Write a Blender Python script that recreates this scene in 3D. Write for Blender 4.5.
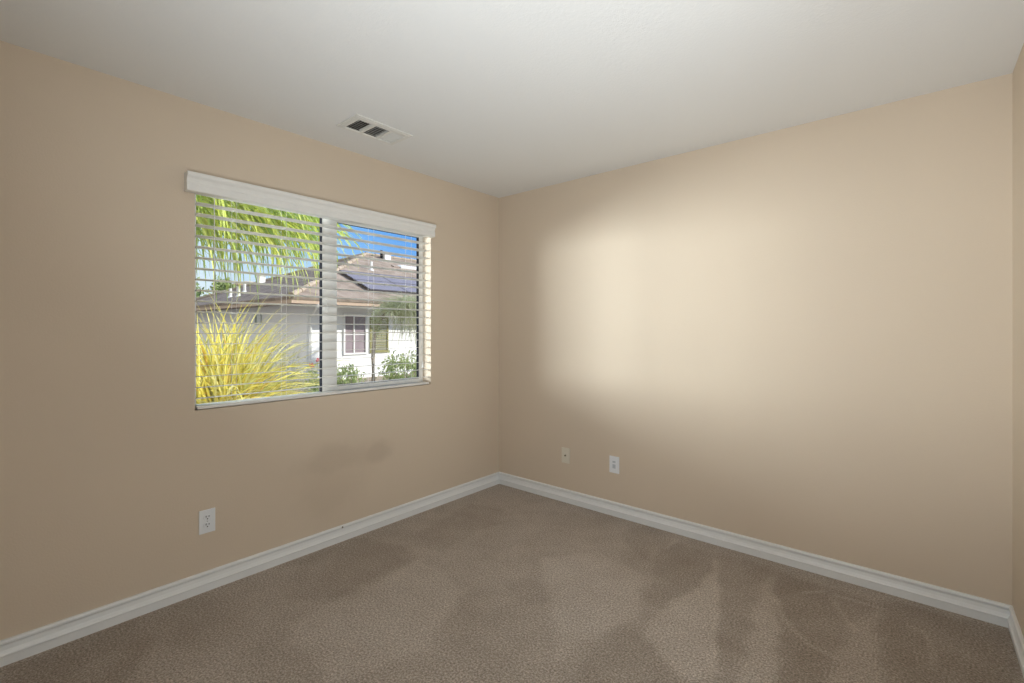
import bpy, bmesh, math, random
import numpy as np
from mathutils import Vector, Matrix, Euler

S = bpy.context.scene
for o in list(bpy.data.objects):
    bpy.data.objects.remove(o)
COL = S.collection
PI = math.pi

# ------------------------------------------------------------------ camera
cam_d = bpy.data.cameras.new('camera')
cam = bpy.data.objects.new('camera', cam_d)
COL.objects.link(cam)
cam.location = (2.72, -3.015, 1.31)
cam.rotation_euler = (PI / 2, 0, math.radians(40.5))
cam_d.sensor_fit = 'HORIZONTAL'
cam_d.sensor_width = 36.0
cam_d.lens = 474.0 / 1024.0 * 36.0
cam_d.shift_y = -11.5 / 1024.0
cam_d.clip_start = 0.02
cam_d.clip_end = 500
S.camera = cam

# ------------------------------------------------------------------ sky, sun, lamps, exposure
S.view_settings.view_transform = 'Standard'
S.view_settings.look = 'None'
S.view_settings.exposure = 0.0
S.view_settings.gamma = 1.0
S.view_settings.use_curve_mapping = False

SUN_EL, SUN_AZ, SUN_POWER = math.radians(30), math.radians(50), 7.2
SKY_POWER = 1.2
TIGHT_FILL_POWER = 76.0
BROAD_FILL_POWER = 125.0
CEILING_FILL_POWER = 25.5
HALL_FILL_POWER = 32.0

w = bpy.data.worlds.new('sky')
S.world = w
w.use_nodes = True
nt = w.node_tree
nt.nodes.clear()
wo = nt.nodes.new('ShaderNodeOutputWorld')
bg = nt.nodes.new('ShaderNodeBackground')
tc = nt.nodes.new('ShaderNodeTexCoord')
sx = nt.nodes.new('ShaderNodeSeparateXYZ')
m1 = nt.nodes.new('ShaderNodeMath'); m1.operation = 'MULTIPLY_ADD'
m1.inputs[1].default_value = 0.8
rp = nt.nodes.new('ShaderNodeValToRGB')
cr = rp.color_ramp
cr.elements[0].position = 0.16; cr.elements[0].color = (1.0, 0.97, 0.93, 1)
cr.elements[1].position = 1.0; cr.elements[1].color = (0.06, 0.20, 0.60, 1)
for p_, c_ in ((0.34, (0.60, 0.74, 0.87, 1)), (0.46, (0.45, 0.65, 0.88, 1)), (0.56, (0.24, 0.48, 0.86, 1)), (0.67, (0.11, 0.34, 0.80, 1))):
    e = cr.elements.new(p_); e.color = c_
nt.links.new(tc.outputs['Generated'], sx.inputs[0])
nt.links.new(sx.outputs['Y'], m1.inputs[0])
nt.links.new(sx.outputs['Z'], m1.inputs[2])
nt.links.new(m1.outputs[0], rp.inputs[0])
nt.links.new(rp.outputs[0], bg.inputs[0])
bg.inputs[1].default_value = SKY_POWER
nt.links.new(bg.outputs[0], wo.inputs[0])

def lamp(name, kind, loc, aim, power, color=(1, 1, 1), size=1.0, size_y=None, spread=None):
    d = bpy.data.lights.new(name, kind)
    o = bpy.data.objects.new(name, d)
    COL.objects.link(o)
    o.location = loc
    v = Vector(aim) - Vector(loc)
    o.rotation_euler = v.to_track_quat('-Z', 'Y').to_euler()
    d.energy = power
    d.color = color
    if kind == 'AREA':
        d.shape = 'RECTANGLE' if size_y else 'SQUARE'
        d.size = size
        if size_y:
            d.size_y = size_y
        if spread:
            d.spread = spread
    return o

sv = Vector((math.cos(SUN_EL) * math.cos(SUN_AZ), math.cos(SUN_EL) * math.sin(SUN_AZ), math.sin(SUN_EL)))
sun = lamp('sun', 'SUN', sv * 30, (0, 0, 0), SUN_POWER, (1.0, 0.95, 0.87))
sun.data.angle = math.radians(0.6)
# unseen area lamp added outside to throw the bright patch on the back wall
lamp('outside_fill_tight', 'AREA', (-4.1, -6.9, 1.72), (-0.05, -1.45, 1.48), TIGHT_FILL_POWER,
     (0.90, 0.96, 1.0), 2.4, 1.5, math.radians(60))
lamp('outside_fill_broad', 'AREA', (-3.4, -4.7, 1.5), (0.0, -1.5, 1.5), BROAD_FILL_POWER, (0.87, 0.95, 1.0), 2.6, 1.4, math.radians(80))  # second added lamp, broader, spreads the window light farther along the back wall
# unseen fill lamp added beside the camera, bounced off the ceiling like a flash
lamp('ceiling_bounce_fill', 'AREA', (2.35, -2.95, 0.95), (2.05, -1.08, 2.44), CEILING_FILL_POWER, (0.88, 0.95, 1.0), 0.5, None, math.radians(140))

# fill lamp in a made-up hallway, shining through the added doorway
lamp('hall_fill', 'AREA', (4.15, -2.75, 1.2), (0.6, -1.1, 0.75), HALL_FILL_POWER, (0.80, 0.92, 1.0), 1.1, 1.9)

# ------------------------------------------------------------------ helpers
class MB:
    def __init__(self):
        self.v = []; self.f = []
    def add(self, vs, fs, M=None):
        b = len(self.v)
        for p in vs:
            p = Vector(p)
            if M is not None:
                p = M @ p
            self.v.append(tuple(p))
        self.f += [tuple(b + i for i in f) for f in fs]
    def box(self, a, b, M=None):
        (x0, y0, z0), (x1, y1, z1) = a, b
        x0, x1 = min(x0, x1), max(x0, x1); y0, y1 = min(y0, y1), max(y0, y1); z0, z1 = min(z0, z1), max(z0, z1)
        self.add([(x0, y0, z0), (x1, y0, z0), (x1, y1, z0), (x0, y1, z0), (x0, y0, z1), (x1, y0, z1), (x1, y1, z1), (x0, y1, z1)],
                 [(0, 3, 2, 1), (4, 5, 6, 7), (0, 1, 5, 4), (1, 2, 6, 5), (2, 3, 7, 6), (3, 0, 4, 7)], M)
    def prism(self, prof, axis, a, b, M=None):
        """profile (list of 2-tuples, the other two axes in order) extruded along axis from a to b"""
        n = len(prof); vs = []
        for t in (a, b):
            for p in prof:
                q = list(p); q.insert(axis, t); vs.append(tuple(q))
        fs = [tuple(range(n)), tuple(range(2 * n - 1, n - 1, -1))]
        fs += [(i, n + i, n + (i + 1) % n, (i + 1) % n) for i in range(n)]
        self.add(vs, fs, M)
    def tube(self, pts, r, n=8, cap=True):
        pts = [Vector(p) for p in pts]
        rs = r if isinstance(r, (list, tuple)) else [r] * len(pts)
        vs = []; fs = []
        for i, p in enumerate(pts):
            d = (pts[min(i + 1, len(pts) - 1)] - pts[max(i - 1, 0)]).normalized()
            u = d.cross(Vector((0, 0, 1)))
            if u.length < 1e-3:
                u = d.cross(Vector((0, 1, 0)))
            u.normalize(); vv = d.cross(u)
            for k in range(n):
                a = 2 * PI * k / n
                vs.append(p + (u * math.cos(a) + vv * math.sin(a)) * rs[i])
        for i in range(len(pts) - 1):
            for k in range(n):
                fs.append((i * n + k, i * n + (k + 1) % n, (i + 1) * n + (k + 1) % n, (i + 1) * n + k))
        if cap:
            fs.append(tuple(range(n - 1, -1, -1)))
            fs.append(tuple(range((len(pts) - 1) * n, len(pts) * n)))
        self.add(vs, fs)
    def build(self, name, mat, parent=None, bevel=0.0, smooth=False, seg=2):
        me = bpy.data.meshes.new(name)
        me.from_pydata(self.v, [], self.f)
        bm = bmesh.new(); bm.from_mesh(me)
        bmesh.ops.recalc_face_normals(bm, faces=bm.faces)
        if bevel:
            bmesh.ops.bevel(bm, geom=[e_ for e_ in bm.edges if len(e_.link_faces) == 2 and e_.calc_face_angle(0) > 0.5],
                            offset=bevel, segments=seg, affect='EDGES', profile=0.5)
        bm.to_mesh(me); bm.free()
        if smooth:
            for p in me.polygons:
                p.use_smooth = True
        me.materials.append(mat)
        o = bpy.data.objects.new(name, me)
        COL.objects.link(o)
        if parent:
            o.parent = parent
            o.matrix_parent_inverse = Matrix.Identity(4)
            if parent_world(parent) != Vector((0, 0, 0)):
                off = parent_world(parent)
                me.transform(Matrix.Translation(-off))
        return o

def parent_world(p):
    v = Vector((0, 0, 0))
    while p:
        v += p.location
        p = p.parent
    return v

def empty(name, loc):
    o = bpy.data.objects.new(name, None)
    o.empty_display_size = 0.1
    COL.objects.link(o)
    o.location = loc
    return o

def tag(o, label=None, cat=None, group=None, kind=None):
    if label: o['label'] = label
    if cat: o['category'] = cat
    if group: o['group'] = group
    if kind: o['kind'] = kind
    return o

def thing(name, loc, label, cat, group=None, kind=None):
    return tag(empty(name, loc), label, cat, group, kind)

def recenter(o):
    """put a top-level mesh's origin at the base of its bounding box"""
    vs = [v.co for v in o.data.vertices]
    c = Vector(((min(v.x for v in vs) + max(v.x for v in vs)) / 2, (min(v.y for v in vs) + max(v.y for v in vs)) / 2, min(v.z for v in vs)))
    o.data.transform(Matrix.Translation(-c)); o.location = c
    return o

# ------------------------------------------------------------------ materials
def srgb(r, g, b):
    f = lambda c: (c / 255 / 12.92) if c / 255 <= 0.04045 else ((c / 255 + 0.055) / 1.055) ** 2.4
    return (f(r), f(g), f(b), 1)

class NM:
    """small node-material writer"""
    def __init__(self, name):
        self.m = bpy.data.materials.new(name); self.m.use_nodes = True
        self.t = self.m.node_tree; self.t.nodes.clear()
        self.out = self.t.nodes.new('ShaderNodeOutputMaterial')
    def n(self, kind, **kw):
        x = self.t.nodes.new(kind)
        for k, v in kw.items():
            setattr(x, k, v)
        return x
    def l(self, a, b):
        self.t.links.new(a, b)
    def noise(self, coord, scale, detail=4, rough=0.55):
        x = self.n('ShaderNodeTexNoise'); x.inputs['Scale'].default_value = scale
        x.inputs['Detail'].default_value = detail; x.inputs['Roughness'].default_value = rough
        self.l(coord, x.inputs['Vector']); return x
    def ramp(self, fac, stops):
        x = self.n('ShaderNodeValToRGB'); c = x.color_ramp
        while len(c.elements) < len(stops):
            c.elements.new(0.5)
        for e_, (p, col) in zip(c.elements, stops):
            e_.position = p; e_.color = col if len(col) == 4 else (*col, 1)
        self.l(fac, x.inputs[0]); return x
    def math(self, op, a, b=None, c=None):
        x = self.n('ShaderNodeMath', operation=op)
        for i, q in enumerate((a, b, c)):
            if q is None: continue
            if isinstance(q, (int, float)): x.inputs[i].default_value = q
            else: self.l(q, x.inputs[i])
        return x.outputs[0]
    def mix(self, fac, a, b):
        x = self.n('ShaderNodeMix', data_type='RGBA')
        for s, q in ((0, fac), (6, a), (7, b)):
            if isinstance(q, (int, float, tuple)): x.inputs[s].default_value = q
            else: self.l(q, x.inputs[s])
        return x.outputs[2]
    def bsdf(self, col, rough=0.6, spec=0.4, bump=None, strength=0.1, dist=0.002, metal=0.0):
        p = self.n('ShaderNodeBsdfPrincipled')
        if isinstance(col, tuple): p.inputs['Base Color'].default_value = col
        else: self.l(col, p.inputs['Base Color'])
        if isinstance(rough, (int, float)): p.inputs['Roughness'].default_value = rough
        else: self.l(rough, p.inputs['Roughness'])
        p.inputs['Specular IOR Level'].default_value = spec
        p.inputs['Metallic'].default_value = metal
        if bump is not None:
            b = self.n('ShaderNodeBump'); b.inputs['Strength'].default_value = strength
            b.inputs['Distance'].default_value = dist
            self.l(bump, b.inputs['Height']); self.l(b.outputs[0], p.inputs['Normal'])
        self.l(p.outputs[0], self.out.inputs[0])
        return p

def obj_coord(N):
    return N.n('ShaderNodeTexCoord').outputs['Object']

def simple(name, col, rough=0.5, spec=0.4, grain=0.03, scale=40, bump=0.0, metal=0.0):
    N = NM(name); c = obj_coord(N)
    nz = N.noise(c, scale)
    lo = tuple(max(0, x * (1 - grain)) for x in col[:3]) + (1,)
    hi = tuple(min(1, x * (1 + grain)) for x in col[:3]) + (1,)
    r = N.ramp(nz.outputs[0], [(0.3, lo), (0.7, hi)])
    N.bsdf(r.outputs[0], rough, spec, nz.outputs[0] if bump else None, bump, 0.002, metal)
    return N.m

PAINT = (0.655, 0.542, 0.420, 1)
def wall_paint(name, stain=False):
    N = NM(name); c = obj_coord(N)
    peel = N.noise(c, 130, 3, 0.6)
    big = N.noise(c, 1.3, 2)
    col = N.ramp(big.outputs[0], [(0.3, tuple(x * 0.985 for x in PAINT[:3])), (0.7, tuple(min(1, x * 1.015) for x in PAINT[:3]))]).outputs[0]
    if stain:                                   # rubbed, soiled patch under the window
        sp = N.n('ShaderNodeSeparateXYZ'); N.l(c, sp.inputs[0])
        nz = N.noise(c, 5.5, 5, 0.6)
        def blob(cy, cz, ry, rz):
            dy = N.math('DIVIDE', N.math('SUBTRACT', sp.outputs[1], cy), ry)
            dz = N.math('DIVIDE', N.math('SUBTRACT', sp.outputs[2], cz), rz)
            d = N.math('SQRT', N.math('ADD', N.math('MULTIPLY', dy, dy), N.math('MULTIPLY', dz, dz)))
            d = N.math('ADD', d, N.math('MULTIPLY', N.math('SUBTRACT', nz.outputs[0], 0.5), 1.1))
            x = N.n('ShaderNodeMapRange', interpolation_type='SMOOTHSTEP')
            x.inputs[1].default_value = 0.25; x.inputs[2].default_value = 1.05
            x.inputs[3].default_value = 1; x.inputs[4].default_value = 0
            N.l(d, x.inputs[0]); return x.outputs[0]
        s = N.math('MAXIMUM', N.math('MULTIPLY', blob(-1.48, 0.52, 0.34, 0.14), 0.8), blob(-1.20, 0.50, 0.16, 0.09))
        s = N.math('MAXIMUM', s, N.math('MULTIPLY', blob(-1.52, 0.36, 0.34, 0.22), 0.45))
        col = N.mix(N.math('MULTIPLY', s, 0.25), col, (0.30, 0.22, 0.15, 1))
    N.bsdf(col, 0.62, 0.3, peel.outputs[0], 0.22, 0.003)
    return N.m

M_WALL = wall_paint('beige_wall_paint')
M_WALL_STAIN = wall_paint('beige_wall_paint_soiled', True)
def ceil_mat():
    N = NM('white_ceiling_texture'); c = obj_coord(N)
    nz = N.noise(c, 85, 4, 0.6)
    N.bsdf((0.82, 0.815, 0.80, 1), 0.85, 0.2, nz.outputs[0], 0.3, 0.004)
    return N.m
M_CEIL = ceil_mat()
M_TRIM = simple('white_trim_paint', (0.80, 0.80, 0.79, 1), 0.38, 0.45, 0.01, 20)
M_VINYL = simple('white_vinyl', (0.90, 0.88, 0.84, 1), 0.35, 0.45, 0.01, 25)
M_SLAT = simple('white_faux_wood', (0.80, 0.78, 0.74, 1), 0.42, 0.4, 0.015, 30)
M_CORD = simple('white_cord', (0.78, 0.76, 0.72, 1), 0.7, 0.2, 0.05, 200)
M_DARK = simple('dark_gasket', (0.03, 0.03, 0.034, 1), 1.0, 0.0)
M_PANELFRAME = simple('dark_aluminium', (0.10, 0.095, 0.11, 1), 0.6, 0.3)
M_DUCT = simple('dark_duct', (0.07, 0.06, 0.05, 1), 0.8, 0.2)
M_PLATE = simple('white_plastic_plate', (0.80, 0.81, 0.83, 1), 0.3, 0.5, 0.005)
M_CREAM = simple('almond_plastic_plate', (0.72, 0.66, 0.55, 1), 0.35, 0.4, 0.01)
M_INSERT = simple('grey_plastic_insert', (0.52, 0.55, 0.58, 1), 0.4, 0.4, 0.01)
M_SLOT = simple('black_slot', (0.015, 0.013, 0.012, 1), 0.6, 0.2)
M_BRASS = simple('dull_metal', (0.32, 0.27, 0.2, 1), 0.35, 0.5, 0.03, 80, 0, 1.0)
M_STEEL = simple('screw_steel', (0.5, 0.5, 0.5, 1), 0.35, 0.5, 0.03, 80, 0, 1.0)
M_VENT = simple('white_vent_enamel', (0.76, 0.745, 0.70, 1), 0.4, 0.4, 0.01)

def carpet_mat():
    N = NM('taupe_carpet'); c = obj_coord(N)
    fine = N.noise(c, 120, 4, 0.75)
    tuft = N.n('ShaderNodeTexVoronoi'); tuft.inputs['Scale'].default_value = 110
    N.l(c, tuft.inputs['Vector'])
    mid = N.noise(c, 7, 5, 0.6)
    big = N.noise(c, 2.2, 3, 0.5)
    at = N.n('ShaderNodeAttribute'); at.attribute_name = 'pile_lay'
    base = N.ramp(fine.outputs[0], [(0.32, (0.19, 0.156, 0.128)), (0.5, (0.47, 0.405, 0.345)), (0.68, (0.84, 0.75, 0.67))])
    k = N.math('MULTIPLY_ADD', N.math('SUBTRACT', mid.outputs[0], 0.5), 0.55, 0.5)
    k = N.math('ADD', k, N.math('MULTIPLY', N.math('SUBTRACT', big.outputs[0], 0.5), 0.5))
    k = N.math('ADD', k, N.math('MULTIPLY', N.math('SUBTRACT', at.outputs['Fac'], 0.5), 0.75))
    tone = N.ramp(k, [(0.1, (0.66, 0.62, 0.58)), (0.9, (1.12, 1.12, 1.12))])
    mx = N.n('ShaderNodeMix', data_type='RGBA', blend_type='MULTIPLY'); mx.inputs[0].default_value = 1
    N.l(base.outputs[0], mx.inputs[6]); N.l(tone.outputs[0], mx.inputs[7])
    h = N.math('ADD', N.math('MULTIPLY', tuft.outputs['Distance'], -0.6), fine.outputs[0])
    p = N.bsdf(mx.outputs[2], 0.95, 0.05, h, 0.7, 0.008)
    p.inputs['Sheen Weight'].default_value = 0.15
    p.inputs['Sheen Roughness'].default_value = 0.5
    return N.m
M_CARPET = carpet_mat()

def glass_mat():
    N = NM('window_glass')
    t = N.n('ShaderNodeBsdfTransparent'); t.inputs[0].default_value = (0.96, 0.975, 0.97, 1)
    g = N.n('ShaderNodeBsdfGlossy'); g.inputs['Roughness'].default_value = 0.02
    fr = N.n('ShaderNodeFresnel'); fr.inputs[0].default_value = 1.35
    mx = N.n('ShaderNodeMixShader')
    N.l(N.math('MULTIPLY', fr.outputs[0], 0.6), mx.inputs[0])
    N.l(t.outputs[0], mx.inputs[1]); N.l(g.outputs[0], mx.inputs[2]); N.l(mx.outputs[0], N.out.inputs[0])
    return N.m
M_GLASS = glass_mat()

def leaf_mat(name, stops, trans=0.35):
    N = NM(name)
    geo = N.n('ShaderNodeNewGeometry')
    r = N.ramp(geo.outputs['Random Per Island'], stops)
    c = obj_coord(N); nz = N.noise(c, 30, 2)
    col = N.mix(N.math('MULTIPLY', nz.outputs[0], 0.35), r.outputs[0], tuple(x * 0.55 for x in stops[len(stops) // 2][1][:3]) + (1,))
    d = N.n('ShaderNodeBsdfPrincipled'); d.inputs['Roughness'].default_value = 0.5
    d.inputs['Specular IOR Level'].default_value = 0.3
    tr = N.n('ShaderNodeBsdfTranslucent')
    mx = N.n('ShaderNodeMixShader'); mx.inputs[0].default_value = trans
    N.l(col, d.inputs['Base Color']); N.l(col, tr.inputs[0])
    N.l(d.outputs[0], mx.inputs[1]); N.l(tr.outputs[0], mx.inputs[2]); N.l(mx.outputs[0], N.out.inputs[0])
    return N.m
M_FLAX = leaf_mat('yellow_blades', [(0.0, (0.88, 0.76, 0.14)), (0.35, (0.92, 0.83, 0.22)), (0.68, (0.85, 0.80, 0.38)), (0.88, (0.50, 0.52, 0.16)), (1.0, (0.88, 0.55, 0.14))])
M_PALM = leaf_mat('palm_leaflets', [(0.0, (0.70, 0.78, 0.16)), (0.35, (0.86, 0.88, 0.30)), (0.65, (0.60, 0.74, 0.22)), (1.0, (0.32, 0.48, 0.16))], 0.5)
M_BUSH = leaf_mat('bush_leaves', [(0.0, (0.34, 0.42, 0.16)), (0.5, (0.46, 0.54, 0.25)), (1.0, (0.20, 0.28, 0.11))])
M_PALE = leaf_mat('pale_weeping_leaves', [(0.0, (0.50, 0.54, 0.32)), (0.5, (0.66, 0.69, 0.48)), (1.0, (0.40, 0.43, 0.22))])
M_TWIG = leaf_mat('grey_green_twigs', [(0.0, (0.42, 0.44, 0.34)), (0.5, (0.58, 0.56, 0.46)), (1.0, (0.36, 0.42, 0.22))])
M_TREE = leaf_mat('tree_leaves', [(0.0, (0.24, 0.33, 0.13)), (0.5, (0.40, 0.48, 0.20)), (1.0, (0.16, 0.24, 0.10))])
M_PETAL = leaf_mat('red_petals', [(0.0, (0.75, 0.10, 0.14)), (0.5, (0.85, 0.2, 0.25)), (1.0, (0.6, 0.06, 0.1))])
M_BARK = simple('grey_bark', (0.36, 0.31, 0.26, 1), 0.9, 0.1, 0.35, 25, 0.6)
M_SOIL = simple('garden_soil', (0.30, 0.26, 0.21, 1), 0.95, 0.1, 0.35, 6, 0.5)
M_STUCCO = simple('white_stucco', (0.80, 0.80, 0.81, 1), 0.85, 0.15, 0.03, 30, 0.25)
M_STUCCO2 = simple('cream_stucco', (0.66, 0.60, 0.52, 1), 0.85, 0.15, 0.03, 30, 0.25)
M_FASCIA = simple('tan_fascia_paint', (0.44, 0.33, 0.25, 1), 0.6, 0.3, 0.04, 12)
M_SOFFIT = simple('brown_soffit_paint', (0.34, 0.27, 0.23, 1), 0.8, 0.2, 0.05, 12)
M_SHUTTER = simple('olive_shutter_paint', (0.26, 0.25, 0.11, 1), 0.6, 0.3, 0.06, 12)
M_HOUSEPANE = simple('curtained_pane', (0.27, 0.22, 0.24, 1), 0.12, 0.5, 0.12, 2.5)
M_GREYPANE = simple('grey_green_pane', (0.36, 0.40, 0.37, 1), 0.2, 0.5, 0.1, 3)
M_WHITEMETAL = simple('white_painted_metal', (0.74, 0.74, 0.74, 1), 0.4, 0.4, 0.02)
M_SOLAR = None
def roof_mat(name, a, b, course=0.135):
    N = NM(name); c = obj_coord(N)
    sp = N.n('ShaderNodeSeparateXYZ'); N.l(c, sp.inputs[0])
    saw = N.math('FRACT', N.math('DIVIDE', sp.outputs[2], course))
    nz = N.noise(c, 2.5, 5, 0.65)
    vor = N.n('ShaderNodeTexVoronoi'); vor.inputs['Scale'].default_value = 3.2; N.l(c, vor.inputs['Vector'])
    k = N.math('ADD', N.math('MULTIPLY', nz.outputs[0], 0.6), N.math('MULTIPLY', vor.outputs['Color'], 0.4))
    r = N.ramp(k, [(0.25, a), (0.75, b)])
    N.bsdf(r.outputs[0], 0.9, 0.15, saw, 0.9, 0.05)
    return N.m
M_ROOF = roof_mat('brown_grey_concrete_tile', (0.20, 0.155, 0.125), (0.36, 0.295, 0.25))
M_ROOF2 = roof_mat('tan_concrete_tile', (0.40, 0.33, 0.26), (0.55, 0.47, 0.38))
M_CAP = simple('tan_ridge_tile', (0.36, 0.295, 0.235, 1), 0.9, 0.15, 0.15, 4, 0.3)
def solar_mat():
    N = NM('solar_cells'); c = obj_coord(N)
    br = N.n('ShaderNodeTexBrick'); br.inputs['Scale'].default_value = 6.5
    br.offset = 0; br.inputs['Mortar Size'].default_value = 0.02
    br.inputs['Color1'].default_value = (0.20, 0.19, 0.235, 1); br.inputs['Color2'].default_value = (0.215, 0.205, 0.25, 1)
    br.inputs['Mortar'].default_value = (0.2, 0.2, 0.25, 1)
    N.l(c, br.inputs['Vector'])
    N.bsdf(br.outputs[0], 0.6, 0.15)
    return N.m
M_SOLAR = solar_mat()

# ------------------------------------------------------------------ room shell
W, D, H = 3.04, 3.35, 2.44            # room: x 0..W, y -D..0
WY0, WY1, WZ0, WZ1 = -2.25, -0.75, 0.91, 2.06   # window opening in the left wall
T = 0.15

def slab_with_hole(mb, ax, c0, c1, u, v, hu, hv):
    """slab across axis ax from c0 to c1 with a rectangular hole, one closed skin"""
    us = [u[0], hu[0], hu[1], u[1]]; vs_ = [v[0], hv[0], hv[1], v[1]]
    V = []; F = []
    for c in (c0, c1):
        for j in range(4):
            for i in range(4):
                q = [us[i], vs_[j]]; q.insert(ax, c); V.append(tuple(q))
    idx = lambda s, i, j: s * 16 + j * 4 + i
    for s in (0, 1):
        for j in range(3):
            for i in range(3):
                if i == 1 and j == 1: continue
                F.append((idx(s, i, j), idx(s, i + 1, j), idx(s, i + 1, j + 1), idx(s, i, j + 1)))
    for k in range(3):
        F.append((idx(0, k, 0), idx(1, k, 0), idx(1, k + 1, 0), idx(0, k + 1, 0)))
        F.append((idx(0, k, 3), idx(0, k + 1, 3), idx(1, k + 1, 3), idx(1, k, 3)))
        F.append((idx(0, 0, k), idx(0, 0, k + 1), idx(1, 0, k + 1), idx(1, 0, k)))
        F.append((idx(0, 3, k), idx(1, 3, k), idx(1, 3, k + 1), idx(0, 3, k + 1)))
    F.append((idx(0, 1, 1), idx(0, 2, 1), idx(1, 2, 1), idx(1, 1, 1)))
    F.append((idx(0, 1, 2), idx(1, 1, 2), idx(1, 2, 2), idx(0, 2, 2)))
    F.append((idx(0, 1, 1), idx(1, 1, 1), idx(1, 1, 2), idx(0, 1, 2)))
    F.append((idx(0, 2, 1), idx(0, 2, 2), idx(1, 2, 2), idx(1, 2, 1)))
    mb.add(V, F)

def struct(o, label, cat):
    return tag(o, label, cat, None, 'structure')

mb = MB(); slab_with_hole(mb, 0, -T, 0, (-D - T, T), (-0.12, H + 0.12), (WY0, WY1), (WZ0, WZ1))
struct(mb.build('wall_left', M_WALL_STAIN), 'beige painted wall holding the window, soiled patch below it', 'wall')
mb = MB(); mb.box((0, 0, -0.12), (W, T, H + 0.12))
struct(mb.build('wall_back', M_WALL), 'plain beige painted wall on the right with two wall plates low down', 'wall')
DY0, DY1, DZ = -2.95, -1.75, 2.05  # unseen doorway opening, added to let the hall fill lamp in
mb = MB(); slab_with_hole(mb, 0, W, W + T, (-D - T, T), (-0.12, H + 0.12), (DY0, DY1), (0.0, DZ))
struct(mb.build('wall_right', M_WALL), 'beige painted wall seen as a sliver at the right edge', 'wall')
mb = MB(); mb.box((0, -D - T, -0.12), (W, -D, H + 0.12))
struct(mb.build('wall_front', M_WALL), 'beige painted wall behind the viewpoint', 'wall')
mb = MB()                                # unseen hallway box, added to enclose the fill lamp
HX0, HX1, HY0, HY1 = W + T, W + T + 1.3, DY0 - 0.6, DY1 + 0.4
mb.box((HX0, HY0, -0.12), (HX1, HY1, -0.002)); mb.box((HX0, HY0, H), (HX1, HY1, H + 0.12))
mb.box((HX0, HY0 - 0.1, -0.12), (HX1 + 0.1, HY0, H + 0.12)); mb.box((HX0, HY1, -0.12), (HX1 + 0.1, HY1 + 0.1, H + 0.12))
mb.box((HX1, HY0, -0.12), (HX1 + 0.1, HY1, H + 0.12))
struct(mb.build('wall_added_hall', M_WALL), 'added unseen beige hallway around the fill lamp, right of the viewpoint', 'wall')
mb = MB()
for y0, y1 in ((DY0 - 0.06, DY0), (DY1, DY1 + 0.06)): mb.box((W - 0.016, y0, 0), (W, y1, DZ))
mb.box((W - 0.016, DY0 - 0.06, DZ), (W, DY1 + 0.06, DZ + 0.06))
struct(mb.build('trim_1', M_TRIM), 'white casing of the added unseen doorway right of the viewpoint', 'trim')

VX0, VX1, VY0, VY1 = 0.306, 0.456, -1.628, -1.318    # duct hole in the ceiling
mb = MB(); slab_with_hole(mb, 2, H, H + 0.12, (0, W), (-D, 0), (VX0, VX1), (VY0, VY1))
struct(mb.build('ceiling', M_CEIL), 'white lightly textured flat ceiling', 'ceiling')

# carpet: fine grid carrying the lay of the pile left by the vacuum cleaner
def floor_mesh():
    st = 0.0125
    nx, ny = int(W / st) + 1, int(D / st) + 1
    xs = np.linspace(0, W, nx); ys = np.linspace(-D, 0, ny)
    X, Y = np.meshgrid(xs, ys)
    lay = np.full(X.shape, 0.5)
    X0, Y0 = X, Y
    wx = 0.010 * np.sin(9 * Y0 + 2 * X0) + 0.008 * np.sin(23 * Y0 - 11 * X0 + 1) + 0.006 * np.sin(61 * Y0 + 37 * X0)
    wy = 0.010 * np.sin(8 * X0 - 3 * Y0 + 2) + 0.008 * np.sin(21 * X0 + 13 * Y0) + 0.006 * np.sin(57 * X0 - 41 * Y0)
    X, Y = X0 + wx, Y0 + wy
    def inside(poly):
        r = np.zeros(X.shape, bool); n = len(poly); j = n - 1
        for i in range(n):
            (xi, yi), (xj, yj) = poly[i], poly[j]
            if yi != yj:
                c = ((yi > Y) != (yj > Y)) & (X < (xj - xi) * (Y - yi) / (yj - yi) + xi)
                r ^= c
            j = i
        return r
    def seg(p, q, wd):
        px, py = p; qx, qy = q
        dx, dy = qx - px, qy - py; L = dx * dx + dy * dy + 1e-9
        t = np.clip(((X - px) * dx + (Y - py) * dy) / L, 0, 1)
        return np.exp(-((X - px - t * dx) ** 2 + (Y - py - t * dy) ** 2) / wd ** 2)
    for val, poly in PILE_PATCHES:
        lay[inside(poly)] = val
    X, Y = X0 + 0.3 * wx, Y0 + 0.3 * wy
    for _ in range(3):
        k = lay.copy()
        k[1:-1, 1:-1] = (lay[1:-1, 1:-1] * 2 + lay[:-2, 1:-1] + lay[2:, 1:-1] + lay[1:-1, :-2] + lay[1:-1, 2:]) / 6
        lay = k
    for amp, pts in PILE_LINES:
        g = np.zeros(X.shape)
        for p, q in zip(pts[:-1], pts[1:]):
            g = np.maximum(g, seg(p, q, 0.012))
        lay += amp * g
    X, Y = X0, Y0
    V = np.stack([X.ravel(), Y.ravel(), np.zeros(X.size)], 1)
    i = np.arange(nx * ny).reshape(ny, nx)
    F = np.stack([i[:-1, :-1].ravel(), i[:-1, 1:].ravel(), i[1:, 1:].ravel(), i[1:, :-1].ravel()], 1)
    b = len(V)
    vs = [tuple(v) for v in V] + [(0, -D, -0.1), (W, -D, -0.1), (W, 0, -0.1), (0, 0, -0.1)]
    fs = [tuple(int(q) for q in f) for f in F] + [(b, b + 3, b + 2, b + 1)]
    me = bpy.data.meshes.new('floor'); me.from_pydata(vs, [], fs)
    a = me.attributes.new('pile_lay', 'FLOAT', 'POINT')
    a.data.foreach_set('value', np.concatenate([lay.ravel(), [0.5] * 4]).astype(np.float32))
    me.materials.append(M_CARPET)
    o = bpy.data.objects.new('floor', me); COL.objects.link(o)
    return o
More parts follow.
